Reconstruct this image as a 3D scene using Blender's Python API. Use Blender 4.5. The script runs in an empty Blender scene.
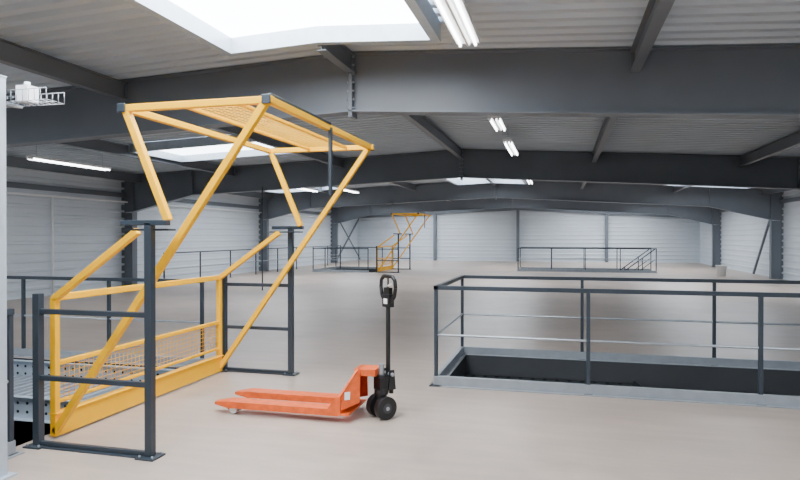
import bpy, bmesh, math, random
from mathutils import Vector, Matrix
random.seed(3)
D=bpy.data; C=bpy.context
# ---------------------------------------------------------------- materials
def lin(c):
    return tuple(((x/255)/12.92 if x/255<=0.04045 else ((x/255+0.055)/1.055)**2.4) for x in c)+(1,)
def mat(name,col,rough=0.5,metal=0.0,noise=0.0,scale=6.0,bump=0.0,bscale=40,emit=None,es=1.0,spec=None,dirt=None):
    m=D.materials.new(name); m.use_nodes=True
    nt=m.node_tree; b=nt.nodes['Principled BSDF']
    b.inputs['Base Color'].default_value=lin(col)
    b.inputs['Roughness'].default_value=rough
    b.inputs['Metallic'].default_value=metal
    if spec is not None: b.inputs['Specular IOR Level'].default_value=spec
    tc=nt.nodes.new('ShaderNodeTexCoord')
    if noise>0:
        n=nt.nodes.new('ShaderNodeTexNoise'); n.inputs['Scale'].default_value=scale; n.inputs['Detail'].default_value=6
        r=nt.nodes.new('ShaderNodeMapRange'); r.inputs[1].default_value=0.3; r.inputs[2].default_value=0.7
        r.inputs[3].default_value=1-noise; r.inputs[4].default_value=1+noise
        h=nt.nodes.new('ShaderNodeHueSaturation'); h.inputs['Color'].default_value=lin(col)
        nt.links.new(tc.outputs['Object'],n.inputs['Vector']); nt.links.new(n.outputs['Fac'],r.inputs[0])
        nt.links.new(r.outputs[0],h.inputs['Value']); nt.links.new(h.outputs[0],b.inputs['Base Color'])
    if bump>0:
        n2=nt.nodes.new('ShaderNodeTexNoise'); n2.inputs['Scale'].default_value=bscale; n2.inputs['Detail'].default_value=4
        bp=nt.nodes.new('ShaderNodeBump'); bp.inputs['Strength'].default_value=bump; bp.inputs['Distance'].default_value=0.01
        nt.links.new(tc.outputs['Object'],n2.inputs['Vector']); nt.links.new(n2.outputs['Fac'],bp.inputs['Height'])
        nt.links.new(bp.outputs[0],b.inputs['Normal'])
    if emit:
        b.inputs['Emission Color'].default_value=lin(emit); b.inputs['Emission Strength'].default_value=es
    return m
M_floor=mat('floor_board',(181,165,152),0.42,noise=0.12,scale=0.7,bump=0.05,bscale=8)
nt=M_floor.node_tree; b=nt.nodes['Principled BSDF']
hs=[n for n in nt.nodes if n.type=='HUE_SAT'][0]
tc=[n for n in nt.nodes if n.type=='TEX_COORD'][0]
n3=nt.nodes.new('ShaderNodeTexNoise'); n3.inputs['Scale'].default_value=3.5; n3.inputs['Detail'].default_value=10; n3.inputs['Roughness'].default_value=0.7
mr=nt.nodes.new('ShaderNodeMapRange'); mr.inputs[1].default_value=.35; mr.inputs[2].default_value=.7; mr.inputs[3].default_value=.86; mr.inputs[4].default_value=1.05
mx=nt.nodes.new('ShaderNodeVectorMath'); mx.operation='SCALE'
nt.links.new(tc.outputs['Object'],n3.inputs['Vector']); nt.links.new(n3.outputs['Fac'],mr.inputs[0])
nt.links.new(hs.outputs[0],mx.inputs[0]); nt.links.new(mr.outputs[0],mx.inputs['Scale'])
# faint rolling / sweeping marks
mp=nt.nodes.new('ShaderNodeMapping'); mp.inputs['Scale'].default_value=(.5,5,1); mp.inputs['Rotation'].default_value=(0,0,.35)
n4=nt.nodes.new('ShaderNodeTexNoise'); n4.inputs['Scale'].default_value=1.6; n4.inputs['Detail'].default_value=7
mr4=nt.nodes.new('ShaderNodeMapRange'); mr4.inputs[1].default_value=.35; mr4.inputs[2].default_value=.65; mr4.inputs[3].default_value=.93; mr4.inputs[4].default_value=1.03
mx4=nt.nodes.new('ShaderNodeVectorMath'); mx4.operation='SCALE'
nt.links.new(tc.outputs['Object'],mp.inputs[0]); nt.links.new(mp.outputs[0],n4.inputs['Vector']); nt.links.new(n4.outputs['Fac'],mr4.inputs[0])
nt.links.new(mx.outputs[0],mx4.inputs[0]); nt.links.new(mr4.outputs[0],mx4.inputs['Scale'])
nt.links.new(mx4.outputs[0],b.inputs['Base Color'])
mr2=nt.nodes.new('ShaderNodeMapRange'); mr2.inputs[1].default_value=.35; mr2.inputs[2].default_value=.7; mr2.inputs[3].default_value=.30; mr2.inputs[4].default_value=.48
nt.links.new(n3.outputs['Fac'],mr2.inputs[0]); nt.links.new(mr2.outputs[0],b.inputs['Roughness'])

M_beam=mat('beam_grey_paint',(106,112,120),0.42,noise=0.05,scale=2)
M_purl=mat('purlin_grey_paint',(106,111,118),0.45,noise=0.05,scale=2)
M_deck=mat('roof_deck_white',(190,200,209),0.5,noise=0.04,scale=1.5)
M_wall=mat('cladding_white',(208,216,223),0.5,noise=0.03,scale=1.0)
M_dark=mat('dark_grey_paint',(46,55,64),0.42,noise=0.05,scale=5)
M_yel=mat('yellow_paint',(255,188,0),0.42,noise=0.02,scale=5,spec=0.2)
M_steel=mat('galvanised',(165,170,176),0.35,metal=0.55,noise=0.08,scale=14)
M_kerb=mat('kerb_steel',(150,156,162),0.4,metal=0.25,noise=0.08,scale=8)
M_or=mat('orange_paint',(226,98,42),0.45,noise=0.16,scale=14,spec=0.35)
M_blk=mat('black_rubber',(22,23,25),0.45,noise=0.05,scale=20)
M_wh=mat('white_plastic',(246,247,248),0.4,noise=0.01)
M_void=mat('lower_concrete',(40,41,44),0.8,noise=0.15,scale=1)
M_hole=mat('hole_black',(18,20,24),0.8,noise=0.02)
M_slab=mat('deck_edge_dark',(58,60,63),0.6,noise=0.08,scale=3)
M_tread=mat('stair_black',(30,34,38),0.45,noise=0.08,scale=8)
M_bg=mat('galv_blueish',(182,194,206),0.4,metal=0.25,noise=0.06,scale=10)
M_sky=mat('skylight_fill_emissive',(235,240,245),0.4,emit=(238,246,255),es=8.6,noise=0.01)  # glow for the left skylight and all the added fill panels
M_sky1=mat('skylight_polycarbonate_clear',(235,240,245),0.4,emit=(240,247,255),es=15.5,noise=0.01)
M_tube=mat('fluorescent_tube',(255,255,255),0.4,emit=(250,252,255),es=14.0,noise=0.01)
# ---------------------------------------------------------------- builder
class MB:
    def __init__(s): s.bm=bmesh.new(); s.mats=[]
    def mi(s,m):
        if m not in s.mats: s.mats.append(m)
        return s.mats.index(m)
    def _f(s,vs,i,smooth=False):
        try:
            f=s.bm.faces.new(vs); f.material_index=i; f.smooth=smooth
        except ValueError: pass
    def hexa(s,p,m):
        i=s.mi(m); v=[s.bm.verts.new(q) for q in p]
        for q in ((0,3,2,1),(4,5,6,7),(0,1,5,4),(1,2,6,5),(2,3,7,6),(3,0,4,7)): s._f([v[k] for k in q],i)
    def box(s,a,b_,m):
        x0,y0,z0=a; x1,y1,z1=b_
        s.hexa([(x0,y0,z0),(x1,y0,z0),(x1,y1,z0),(x0,y1,z0),(x0,y0,z1),(x1,y0,z1),(x1,y1,z1),(x0,y1,z1)],m)
    def bar(s,p0,p1,w,h,m,up=(0,0,1)):
        p0=Vector(p0);p1=Vector(p1);d=(p1-p0).normalized();u=Vector(up)
        if abs(d.dot(u))>0.98: u=Vector((0,1,0))
        r=d.cross(u).normalized(); u=r.cross(d).normalized()
        P=[]
        for q in (p0,p1):
            for a,b_ in ((-1,-1),(1,-1),(1,1),(-1,1)): P.append(q+r*(a*w/2)+u*(b_*h/2))
        s.hexa(P,m)
    def cyl(s,p0,p1,r,m,seg=14,r2=None,smooth=True):
        if r2 is None:r2=r
        p0=Vector(p0);p1=Vector(p1);d=(p1-p0).normalized()
        u=Vector((0,0,1)) if abs(d.z)<.9 else Vector((1,0,0))
        a=d.cross(u).normalized(); b_=d.cross(a).normalized(); i=s.mi(m)
        A=[];B=[]
        for k in range(seg):
            t=2*math.pi*k/seg; o=a*math.cos(t)+b_*math.sin(t)
            A.append(s.bm.verts.new(p0+o*r)); B.append(s.bm.verts.new(p1+o*r2))
        for k in range(seg):
            s._f([A[k],A[(k+1)%seg],B[(k+1)%seg],B[k]],i,smooth)
        s._f(A[::-1],i); s._f(B,i)
    def prism(s,poly,axis,a,b_,m):
        def mk(p,t):
            return {'x':(t,p[0],p[1]),'y':(p[0],t,p[1]),'z':(p[0],p[1],t)}[axis]
        i=s.mi(m); A=[s.bm.verts.new(mk(p,a)) for p in poly]; B=[s.bm.verts.new(mk(p,b_)) for p in poly]
        n=len(poly)
        for k in range(n): s._f([A[k],A[(k+1)%n],B[(k+1)%n],B[k]],i)
        s._f(A[::-1],i); s._f(B,i)
    def path(s,pts,r,m,seg=10):
        for a,b_ in zip(pts[:-1],pts[1:]): s.cyl(a,b_,r,m,seg)
    def done(s,name,bevel=0,parent=None,loc=(0,0,0),rot=(0,0,0)):
        bmesh.ops.recalc_face_normals(s.bm,faces=s.bm.faces[:])
        me=D.meshes.new(name); s.bm.to_mesh(me); s.bm.free()
        for m in s.mats: me.materials.append(m)
        o=D.objects.new(name,me); C.scene.collection.objects.link(o)
        o.location=loc; o.rotation_euler=rot
        if parent: o.parent=parent
        if bevel:
            bv=o.modifiers.new('bevel','BEVEL'); bv.width=bevel; bv.segments=2; bv.limit_method='ANGLE'; bv.angle_limit=math.radians(40)
        return o
# ---------------------------------------------------------------- building
RX=-2.73; XL=-14.0; XR=8.4; YB=-7.0; YF=42.0; ZR=4.15; ZLOW=-3.2
def zt(x): return ZR-(0.058*(x-RX) if x>RX else 0.042*(RX-x))
FR=[-1.6,8.0,17.6,27.2,36.8]
holes=[(-1.3,5.2,6.9,8.7),(-8.6,-4.2,2.2,6.95),(-1.9,4.2,30.1,31.7),(-11.2,-8.35,27.3,30.2)]
xs=sorted({XL-.2,XR+.2}|{h[0] for h in holes}|{h[1] for h in holes})
ys=sorted({YB-.2,YF+.2}|{h[2] for h in holes}|{h[3] for h in holes})
def inh(x,y): return any(h[0]<x<h[1] and h[2]<y<h[3] for h in holes)
bm=bmesh.new(); T={}
def V(x,y,z):
    k=(round(x,4),round(y,4),z)
    if k not in T: T[k]=bm.verts.new((x,y,z))
    return T[k]
TH=-0.3
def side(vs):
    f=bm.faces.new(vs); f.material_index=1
for i in range(len(xs)-1):
    for j in range(len(ys)-1):
        x0,x1,y0,y1=xs[i],xs[i+1],ys[j],ys[j+1]
        if inh((x0+x1)/2,(y0+y1)/2): continue
        bm.faces.new([V(x0,y0,0),V(x1,y0,0),V(x1,y1,0),V(x0,y1,0)])
        side([V(x0,y1,TH),V(x1,y1,TH),V(x1,y0,TH),V(x0,y0,TH)])
        def solid(a,b_):
            return XL-.2<a<XR+.2 and YB-.2<b_<YF+.2 and not inh(a,b_)
        mxx,my=(x0+x1)/2,(y0+y1)/2
        if not solid(x0-.01,my): side([V(x0,y0,0),V(x0,y1,0),V(x0,y1,TH),V(x0,y0,TH)])
        if not solid(x1+.01,my): side([V(x1,y1,0),V(x1,y0,0),V(x1,y0,TH),V(x1,y1,TH)])
        if not solid(mxx,y0-.01): side([V(x1,y0,0),V(x0,y0,0),V(x0,y0,TH),V(x1,y0,TH)])
        if not solid(mxx,y1+.01): side([V(x0,y1,0),V(x1,y1,0),V(x1,y1,TH),V(x0,y1,TH)])
bmesh.ops.recalc_face_normals(bm,faces=bm.faces[:])
me=D.meshes.new('floor'); bm.to_mesh(me); bm.free(); me.materials.append(M_floor); me.materials.append(M_slab)
o=D.objects.new('floor',me); C.scene.collection.objects.link(o)
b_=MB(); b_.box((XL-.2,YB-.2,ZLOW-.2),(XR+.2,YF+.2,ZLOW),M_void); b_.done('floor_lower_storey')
# cladding
def rib_profile(z0,z1,per=0.25,dep=0.025):
    pts=[];z=z0
    while z<z1:
        for dz,dd in ((0,0),(per*.55,0),(per*.65,dep),(per*.9,dep),(per*1.0,0)):
            if z+dz<=z1: pts.append((z+dz,dd))
        z+=per
    out=[]
    for p in pts:
        if not out or p!=out[-1]: out.append(p)
    return out
def clad(name,kind,pos,inward,a0,a1,ztop):
    m=MB(); i=m.mi(M_wall); pr=rib_profile(ZLOW,ztop)
    prev=None
    for z,d in pr:
        if kind=='x': P=[(pos+inward*d,a0,z),(pos+inward*d,a1,z)]
        else: P=[(a0,pos+inward*d,z),(a1,pos+inward*d,z)]
        v=[m.bm.verts.new(q) for q in P]
        if prev: m._f([prev[0],prev[1],v[1],v[0]],i)
        prev=v
    if kind=='x':
        x=pos-inward*.15; m.box((min(x,pos-inward*.02),a0,ZLOW),(max(x,pos-inward*.02),a1,ztop),M_wall)
    else:
        y=pos-inward*.15; m.box((a0,min(y,pos-inward*.02),ZLOW),(a1,max(y,pos-inward*.02),ztop),M_wall)
    return m.done(name)
clad('wall_left','x',XL,1,YB,YF,zt(XL)+.05)
clad('wall_right','x',XR,-1,YB,YF,zt(XR)+.05)
clad('wall_far','y',YF,-1,XL,XR,4.15)
clad('wall_back','y',YB,1,XL,XR,4.15)
# roof deck, corrugated, ribs run down the slope
m=MB(); i=m.mi(M_deck); per=.26; y=YB-.2; pr=[]
while y<YF+.2:
    for dy,dz in ((0,0),(.10,0),(.13,.055),(.23,.055)): pr.append((y+dy,dz))
    y+=per
prev=None
for y,dz in pr:
    v=[m.bm.verts.new((x,y,zt(x)+.01+dz)) for x in (XL-.2,RX,XR+.2)]
    if prev:
        m._f([prev[0],prev[1],v[1],v[0]],i); m._f([prev[1],prev[2],v[2],v[1]],i)
    prev=v
for x0,x1 in ((XL-.2,RX),(RX,XR+.2)):
    m.hexa([(x0,YB-.2,zt(x0)+.09),(x1,YB-.2,zt(x1)+.09),(x1,YF+.2,zt(x1)+.09),(x0,YF+.2,zt(x0)+.09),
            (x0,YB-.2,zt(x0)+.2),(x1,YB-.2,zt(x1)+.2),(x1,YF+.2,zt(x1)+.2),(x0,YF+.2,zt(x0)+.2)],M_deck)
m.done('ceiling')
# portal frames
def frame():
    m=MB()
    for s,xe in ((-1,XL),(1,XR)):
        xi=xe-s*.42
        xh=xi-s*2.2
        dep=.80; hd=1.22
        top=[(RX,zt(RX)),(xe,zt(xe))]
        bot=[(RX,zt(RX)-dep),(xh,zt(xh)-dep),(xi,zt(xi)-hd)]
        poly=[top[0],top[1],(xe,zt(xe)-hd),bot[2],bot[1],bot[0]]
        m.prism(poly,'y',-.007,.007,M_beam)
        def fl(p,q,off):
            m.bar((p[0],0,p[1]+off),(q[0],0,q[1]+off),.24,.022,M_beam)
        fl(top[0],top[1],-.011)
        fl(bot[0],bot[1],.011); fl(bot[1],bot[2],.011)
        m.box((min(xe,xi),-.007,0.0),(max(xe,xi),.007,zt(xe)-hd),M_beam)
        for x in (xe,xi):
            xx=x-s*.011 if x==xe else x+s*.011
            m.box((xx-.011,-.12,0.0),(xx+.011,.12,zt(xi)-(hd if x==xi else .03)),M_beam)
        m.box((min(xe,xi)-.0,-.15,0),(max(xe,xi)+.0,.15,.03),M_beam)
        m.box((xi-.008,-.11,zt(xi)-hd),(xi+.008,.11,zt(xi)-.02),M_beam)
        m.box((xh-.006,-.10,zt(xh)-dep),(xh+.006,.10,zt(xh)-.02),M_beam)
        m.box((RX+min(s*.002,s*.024),-.12,zt(RX)-dep-.07),(RX+max(s*.002,s*.024),.12,zt(RX)-.0),M_beam)
        for k in range(7):
            z=zt(RX)-.06-k*.115
            for yy in (-.085,.085):
                m.cyl((RX+s*.024,yy,z),(RX+s*.05,yy,z),.016,M_steel,6)
    return m.done('steel_portal_frame')
f0=frame(); f0.location=(0,FR[0],0)
for y in FR[1:]:
    o=D.objects.new('steel_portal_frame',f0.data); C.scene.collection.objects.link(o); o.location=(0,y,0)
# purlins
SK1=(1.2,6.8)
for off in (0,-3.6,3.6,-7.2,7.2,-10.6,10.4):
    x=RX+off; zz=zt(x)-.03; m=MB()
    e=[YB]+FR+[YF]
    spans=[(a+.02,c-.02) for a,c in zip(e[:-1],e[1:])]
    if off==0: # trimmed around the ridge rooflight
        spans=[q for q in spans if not (q[0]<3<q[1])]+[(FR[0]+.02,SK1[0]-.06),(SK1[1]+.06,FR[1]-.02)]
    for a2,c2 in spans:
        m.box((x-.004,a2,zz-.24),(x+.004,c2,zz),M_purl)
        m.box((x-.06,a2,zz-.012),(x+.06,c2,zz),M_purl); m.box((x-.06,a2,zz-.252),(x+.06,c2,zz-.24),M_purl)
        m.box((x-.05,a2,zz-.2),(x+.05,a2+.015,zz-.02),M_purl)
        m.box((x-.05,c2-.015,zz-.2),(x+.05,c2,zz-.02),M_purl)
    m.done('roof_purlin')
# skylights in view, and unseen emissive panels added to light the hall
def skylight_or_fill(n,x0,x1,y0,y1,cd=.2,ms=None):
    m=MB(); ms=ms or M_sky
    def zz(x,o): return zt(x)-o
    xm=[x0]+([RX] if x0<RX<x1 else [])+[x1]
    for a,c in zip(xm[:-1],xm[1:]):
        m.hexa([(a,y0,zz(a,.03)),(c,y0,zz(c,.03)),(c,y1,zz(c,.03)),(a,y1,zz(a,.03)),(a,y0,zz(a,-.0)),(c,y0,zz(c,-.0)),(c,y1,zz(c,-.0)),(a,y1,zz(a,-.0))],ms)
        for y in (y0,y1):
            m.hexa([(a,y-.05,zz(a,cd)),(c,y-.05,zz(c,cd)),(c,y+.05,zz(c,cd)),(a,y+.05,zz(a,cd)),(a,y-.05,zz(a,0)),(c,y-.05,zz(c,0)),(c,y+.05,zz(c,0)),(a,y+.05,zz(a,0))],M_bg)
    for x in (x0,x1):
        m.box((x-.05,y0-.05,zz(x,cd)),(x+.05,y1+.05,zz(x,.0)),M_bg)
    m.done('skylight_fill_%d'%n)
skylight_or_fill(1,-3.9,-1.35,SK1[0],SK1[1],.22,M_sky1)
skylight_or_fill(2,-9.8,-6.5,12.6,14.6)
skylight_or_fill(3,-4.15,-1.35,19.5,25.5,.3)  # from here on added glowing panels, hidden from camera by the frames
skylight_or_fill(4,-4.15,-1.35,29.2,35.0,.3)
skylight_or_fill(5,2.2,5.4,-1.0,4.2)  # out of view, added to brighten the foreground floor, as is the next
skylight_or_fill(6,-12,-9,0.2,5.6)
skylight_or_fill(7,-12,-9,19.5,25.0)  # more added fill panels for the deeper bays, behind the rafters
skylight_or_fill(8,3.8,6.6,19.5,25.0)
skylight_or_fill(9,-12,-9,29.5,35.0)
skylight_or_fill(10,3.8,6.6,29.5,35.0)
skylight_or_fill(11,-4.15,-1.35,-6.3,-2.6,.3)  # behind the camera, an added fill panel
skylight_or_fill(12,-11,-6,37.4,40.5)
skylight_or_fill(13,0,5.5,37.4,40.5)
# fluorescent fixtures
def lamp(x,y0,y1,z,w=.17,data=None):
    m=MB()
    m.box((x-w/2,y0,z),(x+w/2,y1,z+.05),M_wh)
    m.prism([(x-.03,z),(x+.03,z),(x+.012,z-.03),(x-.012,z-.03)],'y',y0,y1,M_wh)
    for s in (-1,1):
        m.cyl((x+s*w*.33,y0+.03,z-.02),(x+s*w*.33,y1-.03,z-.02),.014,M_tube,10)
        for y in (y0,y1-.03): m.box((x+s*w*.33-.015,y,z-.04),(x+s*w*.33+.015,y+.03,z),M_wh)
    for y in (y0+.2,y1-.2): m.cyl((x,y,z+.05),(x,y,zt(x)+.01),.006,M_steel,6)
    m.done('fluorescent_ceiling_lamp')
lamp(-.94,4.9,6.5,3.7,.24)
lamp(-1.1,10.7,11.9,3.7,.22)
lamp(-1.1,13.4,15.6,3.7,.2)
lamp(-1.1,22.3,24.3,3.7)
lamp(-1.1,31.5,33.5,3.7)
lamp(-11.45,11.3,13.8,3.42,.2)
lamp(-8.0,22,24,3.45); lamp(-8.0,17.9,19.6,3.2)
lamp(4.6,2,4,3.6); lamp(-8.0,2,4,3.5)
# end wall posts + eave trim
for k,x in enumerate((RX-5.6,RX,RX+5.6)):
    m=MB(); zz=zt(x)-.76
    m.box((x-.09,YF-.32,0),(x+.09,YF-.30,zz),M_beam); m.box((x-.09,YF-.05,0),(x+.09,YF-.03,zz),M_beam); m.box((x-.006,YF-.3,0),(x+.006,YF-.05,zz),M_beam)
    m.done('gable_post')
m=MB()
for s,xe in ((-1,XL),(1,XR)):
    m.hexa([(RX,YF-.3,zt(RX)-.75),(xe,YF-.3,zt(xe)-.75),(xe,YF-.04,zt(xe)-.75),(RX,YF-.04,zt(RX)-.75),(RX,YF-.3,zt(RX)-.02),(xe,YF-.3,zt(xe)-.02),(xe,YF-.04,zt(xe)-.02),(RX,YF-.04,zt(RX)-.02)],M_beam)
m.done('trim_1')
m=MB()
for x in (XL+.06,XR-.06):
    m.box((x-.03,YB,2.95),(x+.03,YF-.31,3.1),M_beam)
m.done('trim_2')
m=MB(); m.bar((XL+.25,36.95,.05),(XL+.25,41.6,2.9),.08,.08,M_beam); m.bar((XL+.34,36.95,2.9),(XL+.34,41.6,.05),.06,.06,M_beam); m.done('wall_cross_brace')
m=MB(); m.bar((XR-.25,27.4,2.8),(XR-.25,30.0,.05),.08,.08,M_beam); m.done('wall_cross_brace')
m=MB()
m.cyl((XL+.14,9,2.8),(XL+.14,36,2.8),.03,M_wh,8); m.cyl((XL+.12,14.5,0),(XL+.12,14.5,2.8),.03,M_wh,8)
m.done('wall_conduit')
m=MB(); m.cyl((-8.9,17.45,0.0),(-8.9,17.45,3.2),.02,M_dark,8); m.box((-8.97,17.4,1.3),(-8.83,17.47,1.5),M_dark); m.done('electrical_drop')
# ---------------------------------------------------------------- railings
def railing(name,path,closed=False,h=1.1,gap=1.62,kerb=True,stair=None):
    m=MB(); P=[Vector(p) for p in path]
    segs=list(zip(P[:-1],P[1:]))+([(P[-1],P[0])] if closed else [])
    done=set()
    for a,b_ in segs:
        L=(b_-a).length; d=(b_-a)/L; n=max(1,round(L/gap))
        A=Vector((a.x,a.y,h)); B=Vector((b_.x,b_.y,h))
        m.bar(A-d*.025,B+d*.025,.05,.045,M_dark)
        m.cyl((a.x,a.y,.57),(b_.x,b_.y,.57),.014,M_steel,8)
        for k in range(n+1):
            q=a+d*(L*k/n); key=(round(q.x,2),round(q.y,2))
            if key in done: continue
            done.add(key)
            m.box((q.x-.02,q.y-.02,0.01),(q.x+.02,q.y+.02,h-.02),M_dark)
            m.box((q.x-.045,q.y-.045,0.0),(q.x+.045,q.y+.045,.012),M_dark)
        if kerb:
            m.bar(a+Vector((0,0,.06))-d*.03,b_+Vector((0,0,.06))+d*.03,.05,.10,M_kerb)
            m.bar(a+Vector((0,0,.006))-d*.07,b_+Vector((0,0,.006))+d*.07,.14,.010,M_kerb)
    if stair:
        xa,xb,zb,yl=stair
        for y in yl:
            m.bar((xa,y,1.08),(xb,y,zb),.045,.05,M_dark,up=(0,1,0))
            m.bar((xa,y,.60),(xb+.1,y,zb-.42),.03,.03,M_dark,up=(0,1,0))
            for f in (0.3,.65):
                xx=xa+(xb-xa)*f; zz=1.08+(zb-1.08)*f
                m.box((xx-.02,y-.02,zz-1.05),(xx+.02,y+.02,zz),M_dark)
    return m.done(name,bevel=.003)
railing('guard_railing',[(5.2,6.84,0),(-1.35,6.84,0),(-1.35,8.76,0),(5.2,8.76,0)])
railing('guard_railing',[(4.2,30.05,0),(-1.95,30.05,0),(-1.95,31.75,0),(4.2,31.75,0)],stair=(4.15,2.4,-.28,(30.14,31.66)))
railing('guard_railing',[(-8.55,27.2,0),(-11.25,27.2,0),(-11.25,30.25,0),(-8.75,30.25,0)])
railing('guard_railing',[(-4.45,7.06,0),(-8.66,7.06,0),(-8.66,2.14,0)])
railing('guard_railing',[(-12.9,18.2,0),(-12.9,35.5,0)],gap=2.2,kerb=False)
railing('guard_railing',[(-4.08,2.2,0),(-4.08,3.84,0)],gap=1.6)
# stairs in wells
def stairs(x0,y0,y1,land,loc=(0,0,0),rot=(0,0,0)):
    m=MB(); n=15; rise=3.2/n; run=.27
    for k in range(n-1):
        z=-(k+2)*rise if k<n-2 else -(n-.6)*rise; x=x0+run*k
        m.box((x,y0,z-.035),(x+.27,y1,z),M_tread)
        for j in range(6):
            yy=y0+.1+(y1-y0-.2)*j/5
            m.cyl((x+.13,yy,z),(x+.13,yy,z+.004),.03,M_hole,8)
    for y in (y0-.02,y1+.02):
        m.bar((x0-.02,y,-.30),(x0+run*n,y,-3.08),.03,.22,M_tread)
    xa=land; m.box((xa,y0-.05,-.30),(x0,y1+.05,-.25),M_tread)
    nx=int((x0-xa-.1)/.16)
    for i in range(nx):
        for j in range(9): m.cyl((xa+.12+i*.16,y0+.08+j*.18,-.25),(xa+.12+i*.16,y0+.08+j*.18,-.247),.03,M_hole,8)
    m.done('steel_staircase',loc=loc,rot=rot)
stairs(.9,7.02,8.58,-1.28); stairs(-1.5,30.2,31.6,-1.88,loc=(2.3,61.8,0),rot=(0,0,math.pi))
# steel edge beams around goods opening, with holes
def edge_beam(p0,p1,z0,z1,m_,nrm):
    m=MB(); p0=Vector(p0);p1=Vector(p1);d=(p1-p0);L=d.length;d/=L;n=Vector(nrm)
    zc=(z0+z1)/2
    m.bar(p0+Vector((0,0,zc)),p1+Vector((0,0,zc)),.006,z1-z0,m_)
    for z in (z0,z1): m.bar(p0+n*.035+Vector((0,0,z)),p1+n*.035+Vector((0,0,z)),.07,.008,m_)
    k=.12
    while k<L-.05:
        for zz in (zc-.05,zc+.05) if (z1-z0)>.2 else (zc,):
            c=p0+d*k+Vector((0,0,zz)); m.cyl(c+n*.003,c+n*.006,.018,M_hole,10)
        k+=.13
    return m.done('perforated_edge_beam')
edge_beam((-8.5,6.92,0),(-4.25,6.92,0),-.28,-.02,M_bg,(0,-1,0))
edge_beam((-8.45,5.75,0),(-4.25,5.75,0),-.40,-.14,M_bg,(0,-1,0))
edge_beam((-8.57,2.3,0),(-8.57,6.8,0),-.28,-.02,M_bg,(1,0,0))
m=MB()
m.box((-8.45,5.80,-.20),(-4.3,6.7,-.18),M_bg)
for i in range(30): m.box((-8.42+i*.138,5.82,-.18),(-8.40+i*.138,6.68,-.155),M_steel)
for x in (-8.40,-4.35):
    m.box((x-.05,6.6,-3.2),(x+.05,6.7,-.2),M_bg); m.box((x-.05,5.80,-3.2),(x+.05,5.9,-.2),M_bg)
m.done('goods_lift_shelf')
# ---------------------------------------------------------------- pallet gate
def pallet_gate(gx,gy):
    root=D.objects.new('pallet_safety_gate',None); C.scene.collection.objects.link(root); root.location=(gx,gy,0)
    W=2.60
    T=.055
    m=MB()
    for yy in (0.04,W):
        m.bar((0.0,yy,.05),(1.93,yy,2.70),T,T,M_yel,up=(0,1,0))
        m.box((-T/2,yy-T/2,.02),(T/2,yy+T/2,1.17),M_yel)
        m.bar((0.0,yy,1.16),(.80,yy,1.72),T,T,M_yel,up=(0,1,0))
        m.bar((.70,yy,2.68),(1.08,yy,1.80),T,T,M_yel,up=(0,1,0))
        m.bar((.64,yy,2.70),(1.98,yy,2.70),T,T,M_yel)
    for x,z in ((.68,2.70),(1.94,2.70)):
        m.bar((x,0.04,z),(x,W,z),T,T,M_yel)
        for y in (.0,W+.04): m.box((x-.035,y-.008,z-.035),(x+.035,y+.008,z+.035),M_dark)
    m.bar((0,.04,1.17),(0,W,1.17),T,T,M_yel)
    m.bar((0,.04,.62),(0,W,.62),.04,.04,M_yel)
    m.bar((0,.04,.30),(0,W,.30),.03,.03,M_yel)
    m.box((-.02,.04,.02),(.03,W,.20),M_yel)
    m.box((-.04,.01,.20),(.045,W+.03,.215),M_yel)
    m.bar((1.20,.04,2.70),(1.20,W,2.70),.03,.03,M_yel)
    m.bar((1.66,.04,2.70),(1.66,W,2.70),.03,.03,M_yel)
    m.done('moving_frame',bevel=.005,parent=root)
    m=MB()
    n=44
    for k in range(n+1):
        y=.08+(W-.1)*k/n; m.cyl((0,y,.30),(0,y,.62),.0028,M_yel,5)
        m.cyl((1.20,y,2.70),(1.66,y,2.70),.0028,M_yel,5)
    for k in range(1,7): m.cyl((0,.08,.30+.32*k/7),(0,W,.30+.32*k/7),.0028,M_yel,5)
    for k in range(1,8): m.cyl((1.20+.46*k/8,.08,2.70),(1.20+.46*k/8,W,2.70),.0028,M_yel,5)
    m.done('wire_mesh',parent=root)
    m=MB(); P=.06
    for s,y,xi,xo in ((-1,-.15,.02,1.05),(1,W+.12,.0,.90)):
        m.box((xi-P/2,y-P/2,0),(xi+P/2,y+P/2,1.22),M_dark)
        m.box((xo-P/2,y-P/2,0),(xo+P/2,y+P/2,1.78),M_dark)
        m.box((xo-.24,y-.03,1.76),(xo+.16,y+.03,1.80),M_dark)
        m.box((xo-.24,min(y,y-s*.10),1.72),(xo+.16,max(y,y-s*.10),1.735),M_dark)
        for z in (1.08,.55): m.bar((xi,y,z),(xo,y,z),.04,.04,M_dark)
        m.box((xi-.06,y-.05,0.0),(xo+.08,y+.05,.012),M_dark)
        m.box((xi,y-.02,0.012),(xo,y+.02,.045),M_dark)
        for x in (xi,xo):
            m.box((x-.08,y-.08,0),(x+.08,y+.08,.014),M_dark)
            for a in (-.055,.055):
                for c in (-.055,.055): m.cyl((x+a,y+c,.014),(x+a,y+c,.03),.01,M_steel,6)
    m.box((1.95,1.25,2.06),(1.98,1.29,2.70),M_dark)
    m.bar((1.94,.05,2.745),(1.96,1.27,2.735),.03,.02,M_dark)
    m.done('side_posts',bevel=.004,parent=root)
pallet_gate(-4.06,4.22)
pallet_gate(-8.2,27.5)
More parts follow.
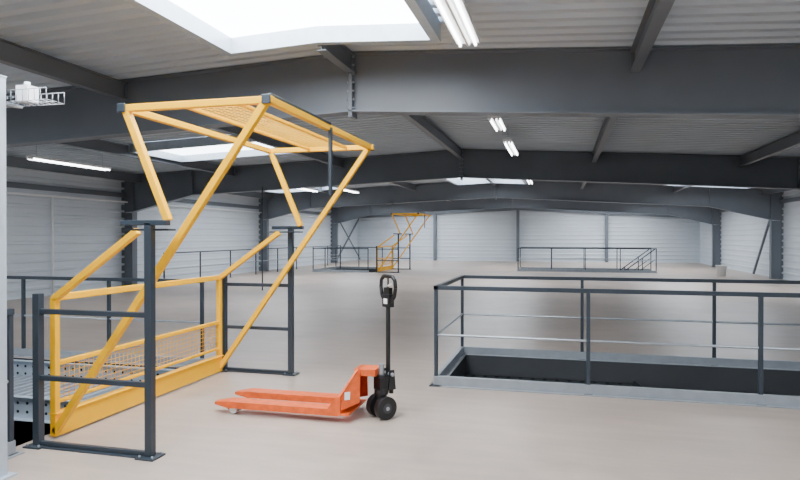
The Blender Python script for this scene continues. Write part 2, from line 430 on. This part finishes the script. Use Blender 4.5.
# ---------------------------------------------------------------- near left post carrying a cable basket
m=MB()
cx,cy=-3.78,3.45
m.box((cx-.045,cy-.045,0),(cx+.045,cy+.045,2.78),M_bg); m.box((cx-.09,cy-.09,0),(cx+.09,cy+.09,.015),M_bg)
m.box((cx-.05,cy-.05,2.78),(cx+.05,cy+.05,2.79),M_bg)
for k in range(13):
    x=-4.02+k*.05; m.path([(x,3.52,2.70),(x,3.52,2.62),(x,3.68,2.62),(x,3.68,2.70)],.0025,M_steel,5)
for y,z in ((3.52,2.70),(3.52,2.62),(3.60,2.62),(3.68,2.62),(3.68,2.70)): m.cyl((-4.02,y,z),(-3.42,y,z),.003,M_steel,5)
m.box((-3.80,3.49,2.60),(-3.76,3.66,2.615),M_steel)
m.box((-3.71,3.55,2.625),(-3.61,3.65,2.74),M_wh); m.cyl((-3.66,3.6,2.74),(-3.66,3.6,2.77),.02,M_wh,10)
m.path([(-4.0,3.6,2.64),(-3.85,3.62,2.66),(-3.71,3.6,2.66)],.008,M_blk,6)
m.done('cable_tray_post')
# ---------------------------------------------------------------- pallet truck
root=D.objects.new('pallet_truck',None); C.scene.collection.objects.link(root); root.location=(-1.93,5.50,0)
m=MB()
for s in (-1,1):
    yc=s*.19; w=.08
    x0=-1.26;x1=.0
    m.hexa([(x0,yc-w*.45,.075),(x0+.14,yc-w,.065),(x0+.14,yc+w,.065),(x0,yc+w*.45,.075),(x0,yc-w*.45,.10),(x0+.14,yc-w,.122),(x0+.14,yc+w,.122),(x0,yc+w*.45,.10)],M_or)
    m.box((x0+.14,yc-w,.112),(x1,yc+w,.122),M_or)
    for yy in (yc-w,yc+w-.01): m.box((x0+.14,yy,.062),(x1,yy+.01,.112),M_or)
    m.bar((x0+.35,yc,.085),(x1+.02,yc,.09),.02,.02,M_blk)
    m.bar((x0+.14,yc,.05),(x0+.34,yc,.085),.08,.03,M_or)
    m.cyl((x0+.2,yc-.045,.04),(x0+.2,yc+.045,.04),.038,M_wh,18)
    m.hexa([(-.10,yc-w,.122),(.0,yc-w,.122),(.0,yc+w,.122),(-.10,yc+w,.122),(-.01,yc-w,.24),(.0,yc-w,.24),(.0,yc+w,.24),(-.01,yc+w,.24)],M_or)
m.box((0,-.27,.07),(.022,.27,.24),M_or)
m.hexa([(0,-.27,.24),(.022,-.27,.24),(.022,.27,.24),(0,.27,.24),(.12,-.10,.46),(.14,-.10,.46),(.14,.10,.46),(.12,.10,.46)],M_or)
for s in (-1,1):
    m.hexa([(0,s*.26,.10),(.16,s*.13,.16),(.16,s*.12,.16),(0,s*.25,.10),(.0,s*.26,.25),(.16,s*.11,.46),(.16,s*.10,.46),(0,s*.25,.25)],M_or)
m.box((.10,-.10,.40),(.30,.10,.46),M_or)
m.box((.02,-.27,.07),(.10,.27,.085),M_or)
m.hexa([(.05,-.2265,.20),(.09,-.1945,.20),(.09,-.1955,.20),(.05,-.2275,.20),(.05,-.2245,.27),(.09,-.1875,.27),(.09,-.1895,.27),(.05,-.2265,.27)],M_wh)
m.done('fork_chassis',bevel=.004,parent=root)
m=MB()
m.cyl((0,-.10,.105),(0,-.035,.105),.105,M_blk,28); m.cyl((0,.035,.105),(0,.10,.105),.105,M_blk,28)
m.cyl((0,-.104,.105),(0,-.10,.105),.045,M_slab,20); m.cyl((0,.10,.105),(0,.104,.105),.045,M_slab,20)
m.cyl((0,-.11,.105),(0,.11,.105),.018,M_steel,12)
m.cyl((0,0,.12),(0,0,.40),.05,M_blk,20); m.cyl((0,0,.22),(0,0,.27),.066,M_blk,20)
m.cyl((.0,0,.40),(0,0,.50),.026,M_steel,14)
m.box((-.05,-.055,.26),(.10,.055,.38),M_blk)
m.cyl((.09,-.03,.22),(.09,-.03,.42),.022,M_blk,12)
for s in (-1,1): m.hexa([(.04,s*.05,.26),(.12,s*.05,.26),(.12,s*.065,.26),(.04,s*.065,.26),(.05,s*.05,.44),(.10,s*.05,.44),(.10,s*.065,.44),(.05,s*.065,.44)],M_blk)
m.cyl((.075,-.08,.40),(.075,.08,.40),.018,M_steel,10)
m.cyl((.075,0,.36),(.075,0,1.10),.021,M_blk,14)
L=[(.075,-.035,1.06),(.075,-.10,1.12),(.075,-.12,1.20),(.075,-.11,1.27),(.075,-.07,1.305),(.075,.07,1.305),(.075,.11,1.27),(.075,.12,1.20),(.075,.10,1.12),(.075,.035,1.06)]
m.path(L,.018,M_blk,10)
m.box((.045,-.055,1.02),(.105,.055,1.14),M_blk)
m.box((.055,-.045,1.14),(.095,.045,1.20),M_blk)
m.box((.07,-.008,1.19),(.08,.008,1.30),M_blk)
m.cyl((.055,-.03,1.22),(.04,-.10,1.24),.008,M_wh,8)
m.box((.043,-.03,1.05),(.046,.03,1.10),M_wh)
m.done('steering_unit',bevel=.003,parent=root,loc=(.33,0,0),rot=(0,0,math.radians(50)))
# ---------------------------------------------------------------- bucket
m=MB(); i=m.mi(M_wh)
prof=[(0,.0),(.17,.0),(.21,.42),(.225,.42),(.225,.45),(.195,.45),(.16,.03),(0,.03)]
seg=28; rings=[]
for r,z in prof:
    rings.append([m.bm.verts.new((r*math.cos(2*math.pi*k/seg),r*math.sin(2*math.pi*k/seg),z)) for k in range(seg)] if r>0 else [m.bm.verts.new((0,0,z))])
for A,B in zip(rings[:-1],rings[1:]):
    for k in range(seg):
        k2=(k+1)%seg
        if len(A)==1: m._f([A[0],B[k],B[k2]],i,True)
        elif len(B)==1: m._f([A[k],A[k2],B[0]],i,True)
        else: m._f([A[k],A[k2],B[k2],B[k]],i,True)
m.done('plastic_bucket',loc=(6.55,28.6,0))
# ---------------------------------------------------------------- world & camera
w=D.worlds.new('world'); C.scene.world=w; w.use_nodes=True
w.node_tree.nodes['Background'].inputs[0].default_value=(.8,.88,1,1); w.node_tree.nodes['Background'].inputs[1].default_value=1
cam=D.cameras.new('camera'); cam.lens=27.9; cam.sensor_width=36; cam.clip_end=200
co=D.objects.new('camera',cam); C.scene.collection.objects.link(co)
co.location=(0,0,1.68); co.rotation_euler=(math.radians(90-.37),0,math.radians(14.5))
C.scene.camera=co
